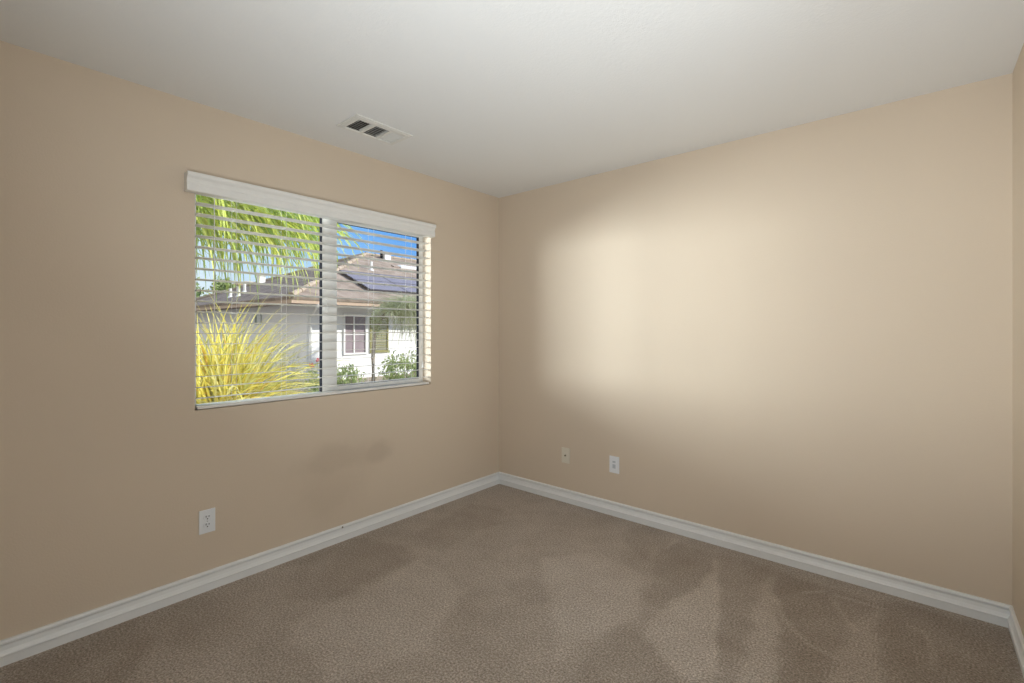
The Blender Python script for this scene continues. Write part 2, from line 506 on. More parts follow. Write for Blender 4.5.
PILE_PATCHES = [
    (0.22, [(1.566, -0.388), (1.574, -0.124), (1.831, -0.162), (1.886, -0.339), (1.81, -0.865), (1.739, -0.884)]),
    (0.9, [(1.889, -0.35), (2.151, -1.141), (1.954, -1.401), (1.831, -1.141), (1.817, -0.881)]),
    (0.28, [(1.841, -0.104), (2.126, -0.091), (2.129, -0.507), (2.222, -1.172), (2.173, -1.214)]),
    (0.75, [(2.143, -0.175), (2.123, -0.556), (2.245, -1.153), (2.333, -1.077)]),
    (0.15, [(2.14, -0.108), (2.587, -0.16), (2.499, -0.491), (2.471, -0.731), (2.459, -1.031), (2.349, -1.125)]),
    (0.55, [(2.589, -0.201), (2.499, -0.491), (2.471, -0.731), (2.478, -1.015), (2.61, -0.902)]),
    (0.12, [(2.588, -0.104), (3.033, -0.026), (3.025, -0.548), (2.613, -0.9)]),
    (0.3, [(1.733, -1.59), (1.691, -1.126), (1.863, -1.113), (2.136, -1.307)]),
    (0.3, [(0.049, -1.746), (-0.058, -1.405), (0.326, -1.262), (0.568, -1.302), (0.537, -1.546), (0.555, -1.84), (0.45, -1.985)]),
    (0.32, [(0.269, -1.22), (0.177, -0.521), (0.387, -0.42), (0.64, -0.494), (0.544, -0.79), (0.581, -1.164)]),
    (0.3, [(1.278, -0.264), (1.347, 0.11), (1.549, -0.127), (1.521, -0.489)]),
    (0.35, [(1.025, -1.129), (1.219, -1.031), (1.385, -1.131), (1.283, -1.273)]),
    (0.35, [(-0.094, -2.449), (-0.026, -2.22), (0.361, -2.214), (0.489, -2.369), (0.256, -2.485)]),
    (0.15, [(0.034, -2.907), (0.005, -2.469), (0.256, -2.485), (0.602, -2.617), (0.252, -2.916)]),
    (0.8, [(0.603, -2.055), (0.568, -1.302), (1.008, -1.336), (1.173, -1.784), (1.096, -2.134)]),
    (0.8, [(1.088, -0.859), (1.286, -0.529), (1.595, -0.643), (1.769, -1.011), (1.668, -1.192), (1.643, -1.46)]),
]
PILE_LINES = [
    (0.5, [(2.295, -0.264), (2.365, -0.195)]),
    (0.5, [(2.421, -0.201), (2.588, -0.19)]),
    (0.45, [(2.21, -0.44), (2.253, -0.562), (2.304, -0.642), (2.378, -0.71), (2.465, -0.739)]),
    (0.4, [(2.41, -0.248), (2.468, -0.378), (2.516, -0.461)]),
    (0.3, [(2.697, -0.272), (2.747, -0.298), (2.775, -0.417), (2.766, -0.565)]),
    (0.4, [(1.579, -0.257), (1.581, -0.087)]),
    (0.3, [(1.846, -0.211), (2.015, -0.727), (2.114, -1.095)]),
]
struct(floor_mesh(), 'taupe cut pile carpet with vacuum strokes', 'floor')

# baseboards: moulded profile, (distance from wall, height)
BP = [(0, 0), (0.0145, 0), (0.0145, 0.034), (0.0185, 0.037), (0.0185, 0.042), (0.0140, 0.046), (0.0085, 0.058), (0.0060, 0.072),
      (0.0060, 0.077), (0.0115, 0.081), (0.0130, 0.085), (0.0130, 0.091), (0.0105, 0.096), (0.006, 0.098), (0, 0.098)]
def baseboard(name, p0, p1, nrm, label, m0=True, m1=True):
    """run from p0 to p1, nrm = direction into the room; mitred at both ends"""
    d = (Vector(p1) - Vector(p0)).normalized(); nv = Vector(nrm)
    vs = []; n = len(BP)
    for p, s, mt in ((p0, 1, m0), (p1, -1, m1)):
        for (o_, z) in BP:
            q = Vector((p[0], p[1], 0)) + Vector((nv.x, nv.y, 0)) * o_ + Vector((d.x, d.y, 0)) * (o_ * s if mt else 0)
            vs.append((q.x, q.y, z))
    fs = [tuple(range(n)), tuple(range(2 * n - 1, n - 1, -1))] + [(i, n + i, n + (i + 1) % n, (i + 1) % n) for i in range(n)]
    mb = MB(); mb.add(vs, fs)
    return struct(mb.build(name, M_TRIM), label, 'baseboard')
bl = baseboard('baseboard_left', (0, -D), (0, 0), (1, 0), 'white moulded baseboard along the window wall')
baseboard('baseboard_back', (0, 0), (W, 0), (0, -1), 'white moulded baseboard along the wall with the two wall plates')
baseboard('baseboard_right', (W, 0), (W, DY1 + 0.06), (-1, 0), 'white moulded baseboard along the wall at the right edge', True, False)
baseboard('baseboard_front', (W, -D), (0, -D), (0, 1), 'white moulded baseboard along the wall behind the viewpoint')
mb = MB(); mb.tube([(0.0124, -1.463, 0.087), (0.0138, -1.463, 0.087)], 0.006, 8)
tag(mb.build('scuff', M_BARK, bl), 'small brown scuff on the baseboard')

# ------------------------------------------------------------------ window
win = tag(empty('window_1', (-0.12, (WY0 + WY1) / 2, WZ0)), 'white vinyl two pane sliding window in the beige wall', 'window', None, 'structure')
def rect_frame(mb, x0, x1, y0, y1, z0, z1, l, r, b, t):
    """picture frame of widths left/right/bottom/top, one closed skin"""
    slab_with_hole(mb, 0, x0, x1, (y0, y1), (z0, z1), (y0 + l, y1 - r), (z0 + b, z1 - t))
mb = MB(); rect_frame(mb, -0.131, -0.092, WY0, WY1, WZ0, WZ1, 0.032, 0.026, 0.014, 0.03)
fr = mb.build('frame', M_VINYL, win, 0.002)
mb = MB(); mb.box((-0.130, -1.535, WZ0 + 0.014), (-0.1215, -1.487, WZ1 - 0.03))
mb.build('fixed_stile', M_VINYL, win, 0.002)
mb = MB(); rect_frame(mb, -0.1205, -0.096, -1.537, WY1 - 0.0265, WZ0 + 0.0145, WZ1 - 0.031, 0.098, 0.008, 0.026, 0.03)
sash = mb.build('sliding_sash', M_VINYL, win, 0.002)
mb = MB(); mb.box((-0.1235, -1.5405, WZ0 + 0.015), (-0.0975, -1.5372, WZ1 - 0.032)); mb.box((-0.130, -1.5385, WZ0 + 0.015), (-0.1235, -1.5352, WZ1 - 0.032))
mb.box((-0.1300, -0.7785, WZ0 + 0.0145), (-0.1215, -0.7762, WZ1 - 0.031))
tag(mb.build('gasket', M_DARK, win), 'dark weatherstrip beside the meeting stile')
mb = MB(); rect_frame(mb, -0.112, -0.1045, -1.439, -0.7845, WZ0 + 0.0405, WZ1 - 0.061, 0.002, 0.006, 0.002, 0.003)
mb.box((-0.122, -0.7868, WZ0 + 0.0405), (-0.0962, -0.7846, WZ1 - 0.061))
tag(mb.build('gasket', M_DARK, sash), 'dark glazing seal around the sliding pane')
mb = MB(); mb.box((-0.1275, WY0 + 0.025, WZ0 + 0.008), (-0.1245, -1.520, WZ1 - 0.022))
tag(mb.build('pane', M_GLASS, win), 'clear fixed pane on the left')
mb = MB(); mb.box((-0.110, -1.447, WZ0 + 0.032), (-0.107, -0.780, WZ1 - 0.052))
tag(mb.build('pane', M_GLASS, sash), 'clear sliding pane on the right')
mb = MB(); mb.box((-0.096, -1.515, 1.42), (-0.086, -1.497, 1.50)); mb.box((-0.090, -1.512, 1.445), (-0.080, -1.500, 1.475))
mb.build('latch', M_VINYL, sash, 0.002)

# ------------------------------------------------------------------ venetian blind
BX = -0.036                      # slat centre line
blind = thing('venetian_blind', (BX, -1.5, WZ0), 'white faux wood slatted blind with crown valance, hung open in the window', 'window blind')
VA0, VA1 = -2.296, -0.750
prof = [(0.002, 1.987), (0.046, 1.987), (0.048, 1.992), (0.048, 2.020), (0.044, 2.024), (0.046, 2.034), (0.050, 2.046), (0.058, 2.056), (0.060, 2.061),
        (0.060, 2.072), (0.057, 2.077), (0.002, 2.077)]
mb = MB(); mb.prism([(x, z) for x, z in prof], 1, VA0, VA1)
mb.build('valance', M_SLAT, blind)
mb = MB(); mb.box((-0.066, WY0 + 0.006, 1.998), (-0.008, WY1 - 0.006, 2.052))
mb.build('head_rail', M_SLAT, blind, 0.002)
PITCH, NS, SW = 0.0545, 19, 0.0615
TILT = math.radians(3.0)         # room edge a little higher
sl_me = None
for k in range(NS):
    z = 1.946 - PITCH * k
    if sl_me is None:
        mb = MB(); n = 8; pr = []
        for i in range(n + 1):
            u = -SW / 2 + SW * i / n
            pr.append((u, 0.0012 + 0.0006 * (1 - (2 * u / SW) ** 2)))
        for i in range(n, -1, -1):
            u = -SW / 2 + SW * i / n
            pr.append((u, -0.0012 + 0.0006 * (1 - (2 * u / SW) ** 2)))
        mb.prism(pr, 1, -0.738, 0.738)
        so = mb.build('slat', M_SLAT); sl_me = so.data
    else:
        so = bpy.data.objects.new('slat', sl_me); COL.objects.link(so)
    so.parent = blind
    so.location = Vector((BX, -1.5, z)) - blind.location
    so.rotation_euler = (0, -TILT, 0)
mb = MB(); mb.box((BX - 0.030, WY0 + 0.012, WZ0 + 0.003), (BX + 0.030, WY1 - 0.012, WZ0 + 0.019))
mb.build('bottom_rail', M_SLAT, blind, 0.003)
for y in (-2.06, -1.80, -1.23, -0.925):
    mb = MB()
    for dx in (-0.0325, 0.0325):
        mb.tube([(BX + dx, y, 2.0), (BX + dx, y, WZ0 + 0.016)], 0.0009, 5)
    for k in range(NS):
        z = 1.946 - PITCH * k - 0.0025
        mb.tube([(BX - 0.0325, y, z - 0.0031), (BX + 0.0325, y, z + 0.0031)], 0.0006, 4)
    mb.build('ladder_cord', M_CORD, blind)
mb = MB(); mb.tube([(0.004, -2.165, 1.995), (0.004, -2.165, 1.30)], 0.0022, 6)
wd = mb.build('tilt_wand', M_CORD, blind)
mb = MB(); mb.tube([(0.004, -2.165, 1.31), (0.004, -2.165, 1.295), (0.004, -2.165, 1.25)], [0.003, 0.005, 0.004], 8)
mb.build('wand_tip', M_CORD, wd)
mb = MB()
for y in (-0.829, -0.822):
    mb.tube([(0.003, y, 1.995), (0.003, y, 1.08)], 0.0009, 5)
lc = mb.build('lift_cord', M_CORD, blind)
mb = MB(); mb.tube([(0.003, -0.8255, 1.085), (0.003, -0.8255, 1.07), (0.003, -0.8255, 1.04), (0.003, -0.8255, 1.035)], [0.003, 0.006, 0.010, 0.008], 10)
mb.build('tassel', M_CORD, lc, smooth=False)

# ------------------------------------------------------------------ ceiling vent
vent = thing('ceiling_vent', (0.392, -1.476, H), 'white three way ceiling air register near the window', 'vent')
mb = MB()
slab_with_hole(mb, 2, H - 0.006, H - 0.0002, (0.286, 0.496), (-1.658, -1.296), (0.312, 0.449), (-1.617, -1.325))
mb.build('frame', M_VENT, vent, 0.0015)
mb = MB()
mb.box((0.2985, -1.6445, H - 0.0085), (0.306, -1.310, H - 0.006)); mb.box((0.476, -1.6445, H - 0.0085), (0.484, -1.310, H - 0.006))
mb.box((0.306, -1.6445, H - 0.0085), (0.476, -1.637, H - 0.006)); mb.box((0.306, -1.3175, H - 0.0085), (0.476, -1.310, H - 0.006))
mb.build('raised_rim', M_VENT, vent, 0.0008)
for y in (-1.521, -1.415):
    mb = MB(); mb.box((0.308, y - 0.008, H - 0.0065), (0.453, y + 0.008, H + 0.012)); mb.build('divider', M_VENT, vent, 0.001)
def louvers(y0, y1, along, ang, n, mat, label):
    mb = MB(); x0, x1 = 0.3085, 0.4525
    for i in range(n):
        if along == 'x':
            c = Vector(((x0 + x1) / 2, y0 + (y1 - y0) * (i + 0.5) / n, H + 0.003))
            Mx = Matrix.Translation(c) @ Matrix.Rotation(ang, 4, 'X'); mb.box((-(x1 - x0) / 2, -0.0075, -0.0005), ((x1 - x0) / 2, 0.0075, 0.0005), Mx)
        else:
            c = Vector((x0 + (x1 - x0) * (i + 0.5) / n, (y0 + y1) / 2, H + 0.003))
            Mx = Matrix.Translation(c) @ Matrix.Rotation(ang, 4, 'Y'); mb.box((-0.0075, -(y1 - y0) / 2, -0.0005), (0.0075, (y1 - y0) / 2, 0.0005), Mx)
    return tag(mb.build('louver_bank', mat, vent), label)
louvers(-1.622, -1.530, 'x', math.radians(38), 6, M_VENT, 'open dark louvers at the near end')
louvers(-1.512, -1.424, 'y', math.radians(33), 7, M_VENT, 'dark louvers in the middle')
louvers(-1.406, -1.323, 'x', math.radians(-40), 7, M_VENT, 'pale closed-looking louvers at the far end')
mb = MB()
slab_with_hole(mb, 2, H + 0.0005, H + 0.30, (VX0 + 0.0005, VX1 - 0.0005), (VY0 + 0.0005, VY1 - 0.0005), (VX0 + 0.003, VX1 - 0.003), (VY0 + 0.003, VY1 - 0.003))
mb.box((VX0 + 0.001, VY0 + 0.001, H + 0.298), (VX1 - 0.001, VY1 - 0.001, H + 0.30))
tag(mb.build('duct', M_DUCT, vent), 'dark duct above the louvers')
mb = MB()
for i in range(5):
    y = -1.615 + 0.018 * i
    mb.box((0.3095, y, H + 0.05), (0.4525, y + 0.004, H + 0.054))
mb.build('damper', M_VENT, vent)

# ------------------------------------------------------------------ wall plates
def frame_M(origin, right, nrm):
    """local x = right along the wall, y = up, z = out of the wall"""
    r = Vector(right); n_ = Vector(nrm); u = Vector((0, 0, 1))
    return Matrix.Translation(origin) @ Matrix(((r.x, u.x, n_.x, 0), (r.y, u.y, n_.y, 0), (r.z, u.z, n_.z, 0), (0, 0, 0, 1)))
def plate(mb, M, w_, h_, d_=0.006):
    mb.box((-w_ / 2, -h_ / 2, 0), (w_ / 2, h_ / 2, d_), M)
def disc(mb, M, cx, cy, z0, z1, r, n=16, cut=None):
    pts = []
    for k in range(n):
        a = 2 * PI * k / n
        x, y = r * math.cos(a), r * math.sin(a)
        if cut: y = max(-cut, min(cut, y))
        pts.append((cx + x, cy + y))
    vs = [(x, y, z0) for x, y in pts] + [(x, y, z1) for x, y in pts]
    fs = [tuple(range(n - 1, -1, -1)), tuple(range(n, 2 * n))] + [(i, (i + 1) % n, n + (i + 1) % n, n + i) for i in range(n)]
    mb.add(vs, fs, M)

o1 = thing('power_outlet', (0, -2.197, 0.348), 'white duplex power outlet on the window wall, near the floor', 'outlet')
M = frame_M(o1.location, (0, 1, 0), (1, 0, 0))
mb = MB(); plate(mb, M, 0.072, 0.117); mb.build('cover_plate', M_PLATE, o1, 0.0018)
for cy in (0.0195, -0.0195):
    mb = MB(); disc(mb, M, 0, cy, 0.0055, 0.0078, 0.0172, 24, 0.0135)
    rc = mb.build('receptacle', M_PLATE, o1)
    for a, b, c_, d_ in ((-0.0078, 0.001, 0.0022, 0.0095), (0.0052, 0.001, 0.0022, 0.008)):
        mb = MB(); mb.box((a, cy + b, 0.0070), (a + c_ + 0.0012, cy + b + d_, 0.0081), M); mb.build('slot', M_SLOT, rc)
    mb = MB(); disc(mb, M, 0, cy - 0.0065, 0.0070, 0.0081, 0.0032, 12); mb.build('ground_hole', M_SLOT, rc)
mb = MB(); disc(mb, M, 0, 0, 0.0055, 0.0072, 0.003, 12); mb.build('screw', M_STEEL, o1)

o2 = thing('cable_jack', (0.685, 0, 0.355), 'almond cable jack plate low on the right wall, nearer the corner', 'wall plate')
M = frame_M(o2.location, (1, 0, 0), (0, -1, 0))
mb = MB(); plate(mb, M, 0.072, 0.117); mb.build('cover_plate', M_CREAM, o2, 0.002)
mb = MB(); disc(mb, M, 0, 0, 0.0055, 0.0085, 0.0075, 6); nut = mb.build('hex_nut', M_BRASS, o2)
mb = MB(); disc(mb, M, 0, 0, 0.0085, 0.0155, 0.0048, 16); cn = mb.build('connector', M_BRASS, o2)
mb = MB(); disc(mb, M, 0, 0, 0.0150, 0.0157, 0.003, 12); mb.build('socket_hole', M_SLOT, cn)
for cy in (0.042, -0.042):
    mb = MB(); disc(mb, M, 0, cy, 0.0055, 0.0072, 0.0032, 12); mb.build('screw', M_CREAM, o2)

o3 = thing('data_outlet', (1.097, 0, 0.360), 'white wall plate with grey insert low on the right wall, farther from the corner', 'wall plate')
M = frame_M(o3.location, (1, 0, 0), (0, -1, 0))
mb = MB(); plate(mb, M, 0.076, 0.118); mb.build('cover_plate', M_PLATE, o3, 0.002)
mb = MB(); mb.box((-0.0168, -0.0335, 0.0055), (0.0168, 0.0335, 0.0078), M); ins = mb.build('insert', M_PLATE, o3, 0.0008)
mb = MB(); mb.box((-0.0115, 0.014, 0.0070), (0.0115, 0.0265, 0.0084), M); tag(mb.build('upper_jack', M_INSERT, ins), 'grey jack opening')
mb = MB(); mb.box((-0.0115, -0.0255, 0.0070), (0.0115, 0.003, 0.0084), M); tag(mb.build('lower_jack', M_INSERT, ins), 'grey jack opening')
for cy in (0.048, -0.048):
    mb = MB(); disc(mb, M, 0, cy, 0.0055, 0.0072, 0.003, 12); mb.build('screw', M_PLATE, o3)

# ------------------------------------------------------------------ outside
GZ = -0.35
mb = MB(); mb.box((-90, -60, GZ - 0.3), (-T - 0.001, 70, GZ))
tag(mb.build('ground', M_SOIL), 'bare brown garden soil outside the window', 'ground', None, 'structure')

# --- neighbouring house with a hip roof
EX, EY, EZ, PT, OH = -11.06, 3.27, 2.295, 0.408, 0.90
RX = -17.62                                        # ridge runs along y here
EX2, EY2 = 2 * RX - EX, 27.0
RYA = EY + (EX - RX); RYB = EY2 - (EX - RX)
RZ = EZ + PT * (EX - RX)
nh = thing('house', (-17.6, 15.0, GZ), 'white neighbouring house with brown tiled hip roof and solar panels', 'house')
mb = MB(); mb.box((EX2 + OH, EY + OH, GZ), (EX - OH, EY2 - OH, EZ - 0.14))
mb.build('wall', M_STUCCO, nh)
mb = MB()
vs = [(EX2, EY, EZ), (EX, EY, EZ), (EX, EY2, EZ), (EX2, EY2, EZ), (RX, RYA, RZ), (RX, RYB, RZ)]
low = [(x, y, z - 0.09) for x, y, z in vs[:4]]
mb.add(vs + low, [(0, 1, 4), (1, 2, 5, 4), (2, 3, 5), (3, 0, 4, 5), (6, 9, 8, 7), (0, 6, 7, 1), (1, 7, 8, 2), (2, 8, 9, 3), (3, 9, 6, 0)])
roof = mb.build('roof', M_ROOF, nh)
def roof_z(x, y):
    return EZ + PT * min(EX - x, x - EX2, y - EY, EY2 - y)
for a, b, nm in ((vs[1], vs[4], 'hip_cap'), (vs[0], vs[4], 'hip_cap'), (vs[4], vs[5], 'ridge_cap')):
    a, b = Vector(a), Vector(b); n = 14 if nm == 'hip_cap' else 20; mb = MB()
    for k in range(n):
        p = a.lerp(b, k / n) + Vector((0, 0, 0.02)); q = a.lerp(b, (k + 1.04) / n) + Vector((0, 0, 0.01))
        mb.tube([p, q], [0.10, 0.085], 8)
    mb.build(nm, M_CAP, roof)
mb = MB()
f0, f1 = 0.02, 0.05
mb.box((EX2 + f0, EY + f0, EZ - 0.20), (EX - f0, EY + f1, EZ - 0.085)); mb.box((EX - f1, EY + f1, EZ - 0.20), (EX - f0, EY2 - f0, EZ - 0.085))
mb.box((EX2 + f0, EY + f1, EZ - 0.20), (EX2 + f1, EY2 - f0, EZ - 0.085))
mb.build('fascia', M_FASCIA, nh)
mb = MB(); mb.box((EX2 + f1, EY + f1, EZ - 0.15), (EX - f1, EY2 - f1, EZ - 0.12)); mb.build('soffit', M_SOFFIT, nh)
mb = MB(); mb.tube([(EX - 0.06, 4.10, EZ - 0.16), (EX - 0.06, 4.10, EZ - 0.26), (EX - 0.50, 4.22, EZ - 0.42), (EX - OH + 0.06, 4.27, EZ - 0.58), (EX - OH + 0.06, 4.27, GZ + 0.05)], 0.045, 8)
mb.build('downspout', M_WHITEMETAL, nh)
WXh = EX - OH                                      # sunlit wall plane
hw = MB(); rect_frame(hw, WXh - 0.02, WXh + 0.045, 5.42, 6.34, 0.47, 1.87, 0.06, 0.085, 0.06, 0.06)
hwo = hw.build('window', M_WHITEMETAL, nh)
mb = MB(); mb.box((WXh - 0.01, 5.46, 0.5), (WXh + 0.012, 6.28, 1.84)); mb.build('pane', M_HOUSEPANE, hwo)
mb = MB(); mb.box((WXh, 5.795, 0.5), (WXh + 0.035, 5.84, 1.84)); mb.box((WXh, 5.47, 1.14), (WXh + 0.025, 6.27, 1.165))
mb.build('muntin', M_WHITEMETAL, hwo)
mb = MB(); rect_frame(mb, WXh - 0.01, WXh + 0.04, 6.44, 7.20, 0.50, 1.80, 0.05, 0.05, 0.06, 0.06)
sh = mb.build('shutter', M_SHUTTER, nh)
mb = MB()
for k in range(20):
    Mx = Matrix.Translation((WXh + 0.012, 6.82, 0.58 + 0.06 * k)) @ Matrix.Rotation(0.6, 4, 'Y'); mb.box((-0.025, -0.33, -0.004), (0.025, 0.33, 0.004), Mx)
mb.build('slats', M_SHUTTER, sh)
mb = MB(); rect_frame(mb, -0.02, 0.045, -0.27, 0.27, 0, 0.40, 0.05, 0.05, 0.05, 0.05)
mb.v = [(-15.63 + y, EY + OH - x, 1.50 + z) for x, y, z in mb.v]
sw_ = mb.build('window', M_GREYPANE, nh)
mb = MB(); mb.box((-15.86, EY + OH - 0.012, 1.53), (-15.40, EY + OH + 0.01, 1.87)); mb.build('pane', M_GREYPANE, sw_)
# solar panels on the sunlit slope: two rows
ux = Vector((-1, 0, PT)).normalized(); nn = Vector((PT, 0, 1)).normalized()
def slope_M(x, y, lift):
    o_ = Vector((x, y, EZ + PT * (EX - x))) + nn * lift
    return Matrix.Translation(o_) @ Matrix(((0, ux.x, nn.x, 0), (1, ux.y, nn.y, 0), (0, ux.z, nn.z, 0), (0, 0, 0, 1)))
for xr in (-11.95, -12.98):
    for k in range(5):
        y = 6.42 + 1.66 * k
        Mx = slope_M(xr, y, 0.07)
        mb = MB(); mb.box((0, 0, 0), (1.64, 1.08, 0.035), Mx); sp_ = mb.build('solar_panel', M_SOLAR, nh)
        mb = MB(); mb.box((-0.008, -0.012, -0.005), (1.648, 0.012, 0.042), Mx); mb.box((-0.008, 1.068, -0.005), (1.648, 1.092, 0.042), Mx)
        mb.box((-0.008, 0.012, -0.005), (0.010, 1.068, 0.042), Mx); mb.box((1.630, 0.012, -0.005), (1.648, 1.068, 0.042), Mx)
        mb.build('panel_frame', M_PANELFRAME, sp_)
Mx = slope_M(-15.75, 10.55, -0.05)
mb = MB(); mb.box((0, 0, 0), (1.7, 0.34, 0.13), Mx); sk = mb.build('skylight', M_WHITEMETAL, nh, 0.03)
mb = MB(); mb.box((0.05, 0.05, 0.12), (1.65, 0.29, 0.145), Mx); mb.build('skylight_dome', M_WHITEMETAL, sk)
mb = MB(); mb.box((-0.35, 0.05, 0), (-0.02, 0.30, 0.10), Mx); tag(mb.build('skylight_curb', M_SOFFIT, sk), 'dark flashing at the skylight end')
def pipe(x, y, h, r=0.055):
    z = roof_z(x, y); mb = MB(); mb.tube([(x, y, z - 0.05), (x, y, z + h)], r, 10); p = mb.build('vent_pipe', M_WHITEMETAL, nh)
    mb = MB(); mb.tube([(x, y, z - 0.06), (x, y, z + 0.05)], [r * 2.4, r * 1.15], 10); mb.build('flashing', M_WHITEMETAL, p)
for x, y, h in ((-18.16, 4.09, 0.34), (-17.30, 4.09, 0.36), (-18.40, 4.70, 0.34), (-14.88, 8.40, 0.36)):
    pipe(x, y, h)
z = roof_z(-17.2, 10.7); mb = MB(); mb.box((-17.34, 10.58, z - 0.2), (-17.06, 10.92, z + 0.22)); mb.box((-17.38, 10.54, z + 0.22), (-17.02, 10.96, z + 0.27)); mb.build('roof_vent', M_WHITEMETAL, nh)
mb = MB(); mb.tube([(-17.25, 10.50, z - 0.1), (-17.25, 10.50, z + 0.42)], 0.06, 8); tag(mb.build('vent_pipe', M_DARK, nh), 'dark flue pipe on the ridge')
z = roof_z(-20.5, 6.15); mb = MB(); mb.box((-20.66, 6.05, z - 0.25), (-20.36, 6.32, z + 0.36)); mb.box((-20.70, 6.01, z + 0.36), (-20.32, 6.36, z + 0.42)); mb.build('chimney', M_WHITEMETAL, nh)

# --- house farther away, only the top of its roof shows
fh = thing('house', (-62.0, 21.3, GZ), 'distant house of which only a tan roof top shows over the brown roof', 'house')
mb = MB(); mb.box((-63.8, 19.5, GZ), (-60.2, 22.7, 7.0)); mb.build('wall', M_STUCCO2, fh)
mb = MB(); vs2 = [(-64.3, 19.0, 7.0), (-59.7, 19.0, 7.0), (-59.7, 23.2, 7.0), (-64.3, 23.2, 7.0), (-62.9, 20.4, 7.42), (-61.1, 20.4, 7.42), (-61.1, 21.9, 7.42), (-62.9, 21.9, 7.42)]
mb.add(vs2, [(0, 3, 2, 1), (4, 5, 6, 7), (0, 1, 5, 4), (1, 2, 6, 5), (2, 3, 7, 6), (3, 0, 4, 7)]); mb.build('roof', M_ROOF2, fh)
mb = MB(); mb.box((-64.3, 19.0, 6.82), (-59.7, 23.2, 6.998)); mb.build('fascia', M_FASCIA, fh)

# ------------------------------------------------------------------ plants
rnd = random.Random(7)
def blade(mb, base, az, length, lift, droop, width, seg=7, twist=0.0, fold=0.25):
    """arching strap leaf starting at lift (radians above horizon) and bending down by droop over its length"""
    p = Vector(base); a = lift; st = length / seg
    L = []; 
    for i in range(seg + 1):
        t = i / seg
        d = Vector((math.cos(az) * math.cos(a), math.sin(az) * math.cos(a), math.sin(a)))
        s = Vector((-math.sin(az), math.cos(az), 0))
        up = d.cross(s)
        s = (s * math.cos(twist) + up * math.sin(twist))
        w_ = width * (0.55 + 0.45 * min(1, t * 4)) * (1 - max(0, (t - 0.45) / 0.55) ** 1.6) + 0.0008
        L.append((p - s * w_ / 2, p + up * (-w_ * fold), p + s * w_ / 2))
        p = p + d * st
        a -= droop / seg * (0.4 + 1.2 * t)
    vs = [q for tr in L for q in tr]; fs = []
    for i in range(seg):
        b = i * 3
        fs += [(b, b + 1, b + 4, b + 3), (b + 1, b + 2, b + 5, b + 4)]
    mb.add(vs, fs)

# yellow strap-leaved clump close outside the window
fl = thing('flax_plant', (-3.55, -0.95, GZ), 'large clump of long yellow strap leaves just outside the window', 'plant')
mb = MB()
for k in range(760):
    az = rnd.uniform(0, 2 * PI); q = rnd.random()
    b = (-3.55 + rnd.gauss(0, 0.10), -0.95 + rnd.gauss(0, 0.12), GZ + 0.25 + rnd.uniform(0, 0.35))
    blade(mb, b, az, rnd.uniform(0.85, 1.75), math.radians(88 - 55 * q + rnd.uniform(-8, 8)), math.radians(40 + 90 * q * rnd.uniform(0.6, 1.2)), rnd.uniform(0.018, 0.034), 7, rnd.uniform(-0.7, 0.7))
mb.build('foliage', M_FLAX, fl)
mb = MB(); mb.tube([(-3.55, -0.95, GZ - 0.05), (-3.55, -0.95, GZ + 0.3), (-3.55, -0.95, GZ + 0.65)], [0.16, 0.14, 0.07], 10); mb.build('stem', M_BARK, fl)

# feather palm, trunk left of the window, fronds hanging across the view
pm = thing('palm_tree', (-4.7, -2.1, GZ), 'palm tree with drooping yellow green fronds across the upper left of the window', 'tree')
CR = Vector((-4.7, -2.1, 2.98))
mb = MB(); mb.tube([(-4.7, -2.1, GZ - 0.05), (-4.68, -2.11, 1.2), (-4.7, -2.1, 2.5), CR], [0.19, 0.15, 0.14, 0.11], 12); mb.build('trunk', M_BARK, pm)
def frond(az, L, lift, droop, leaf):
    pts = []; p = CR.copy(); a = lift; n = 26
    for i in range(n + 1):
        pts.append(p.copy())
        d = Vector((math.cos(az) * math.cos(a), math.sin(az) * math.cos(a), math.sin(a)))
        p = p + d * (L / n); a -= droop / n
    mb = MB(); mb.tube(pts, [0.018 * (1 - 0.8 * i / n) + 0.002 for i in range(n + 1)], 6)
    m2 = MB(); N_ = 50
    for i in range(N_):
        t = 0.12 + 0.88 * i / N_; f_ = t * n; j = min(n - 1, int(f_)); q = pts[j].lerp(pts[j + 1], f_ - j)
        ln = leaf * 1.6 * (0.55 + 0.9 * math.sin(PI * min(1, t * 0.9 + 0.08))) * rnd.uniform(0.5, 1.4)
        for s in (-1, 1):
            for rep in range(1):
                blade(m2, q + Vector((rnd.gauss(0, .012), rnd.gauss(0, .012), 0)), az + s * rnd.uniform(0.5, 1.5), ln, math.radians(rnd.uniform(-35, 20)), math.radians(rnd.uniform(60, 95)), rnd.uniform(0.020, 0.042), 7, rnd.uniform(-0.8, 0.8))
    fo = m2.build('frond', M_PALM, pm)
    mb.build('rachis', M_TWIG, fo)
for az, L, lift, droop, leaf in ((70, 2.7, 22, 46, 0.72), (82, 3.0, 18, 42, 0.74), (92, 2.9, 26, 56, 0.70), (100, 2.8, 20, 48, 0.70), (112, 2.9, 26, 60, 0.70), (88, 2.6, 34, 70, 0.7),
                                 (76, 2.5, 12, 34, 0.66), (62, 2.7, 30, 64, 0.66), (104, 3.1, 30, 60, 0.72), (150, 2.8, 35, 95, 0.55), (210, 2.8, 40, 100, 0.55), (290, 2.6, 45, 100, 0.55), (350, 2.2, 60, 110, 0.5)):
    frond(math.radians(az), L, math.radians(lift), math.radians(droop), leaf)

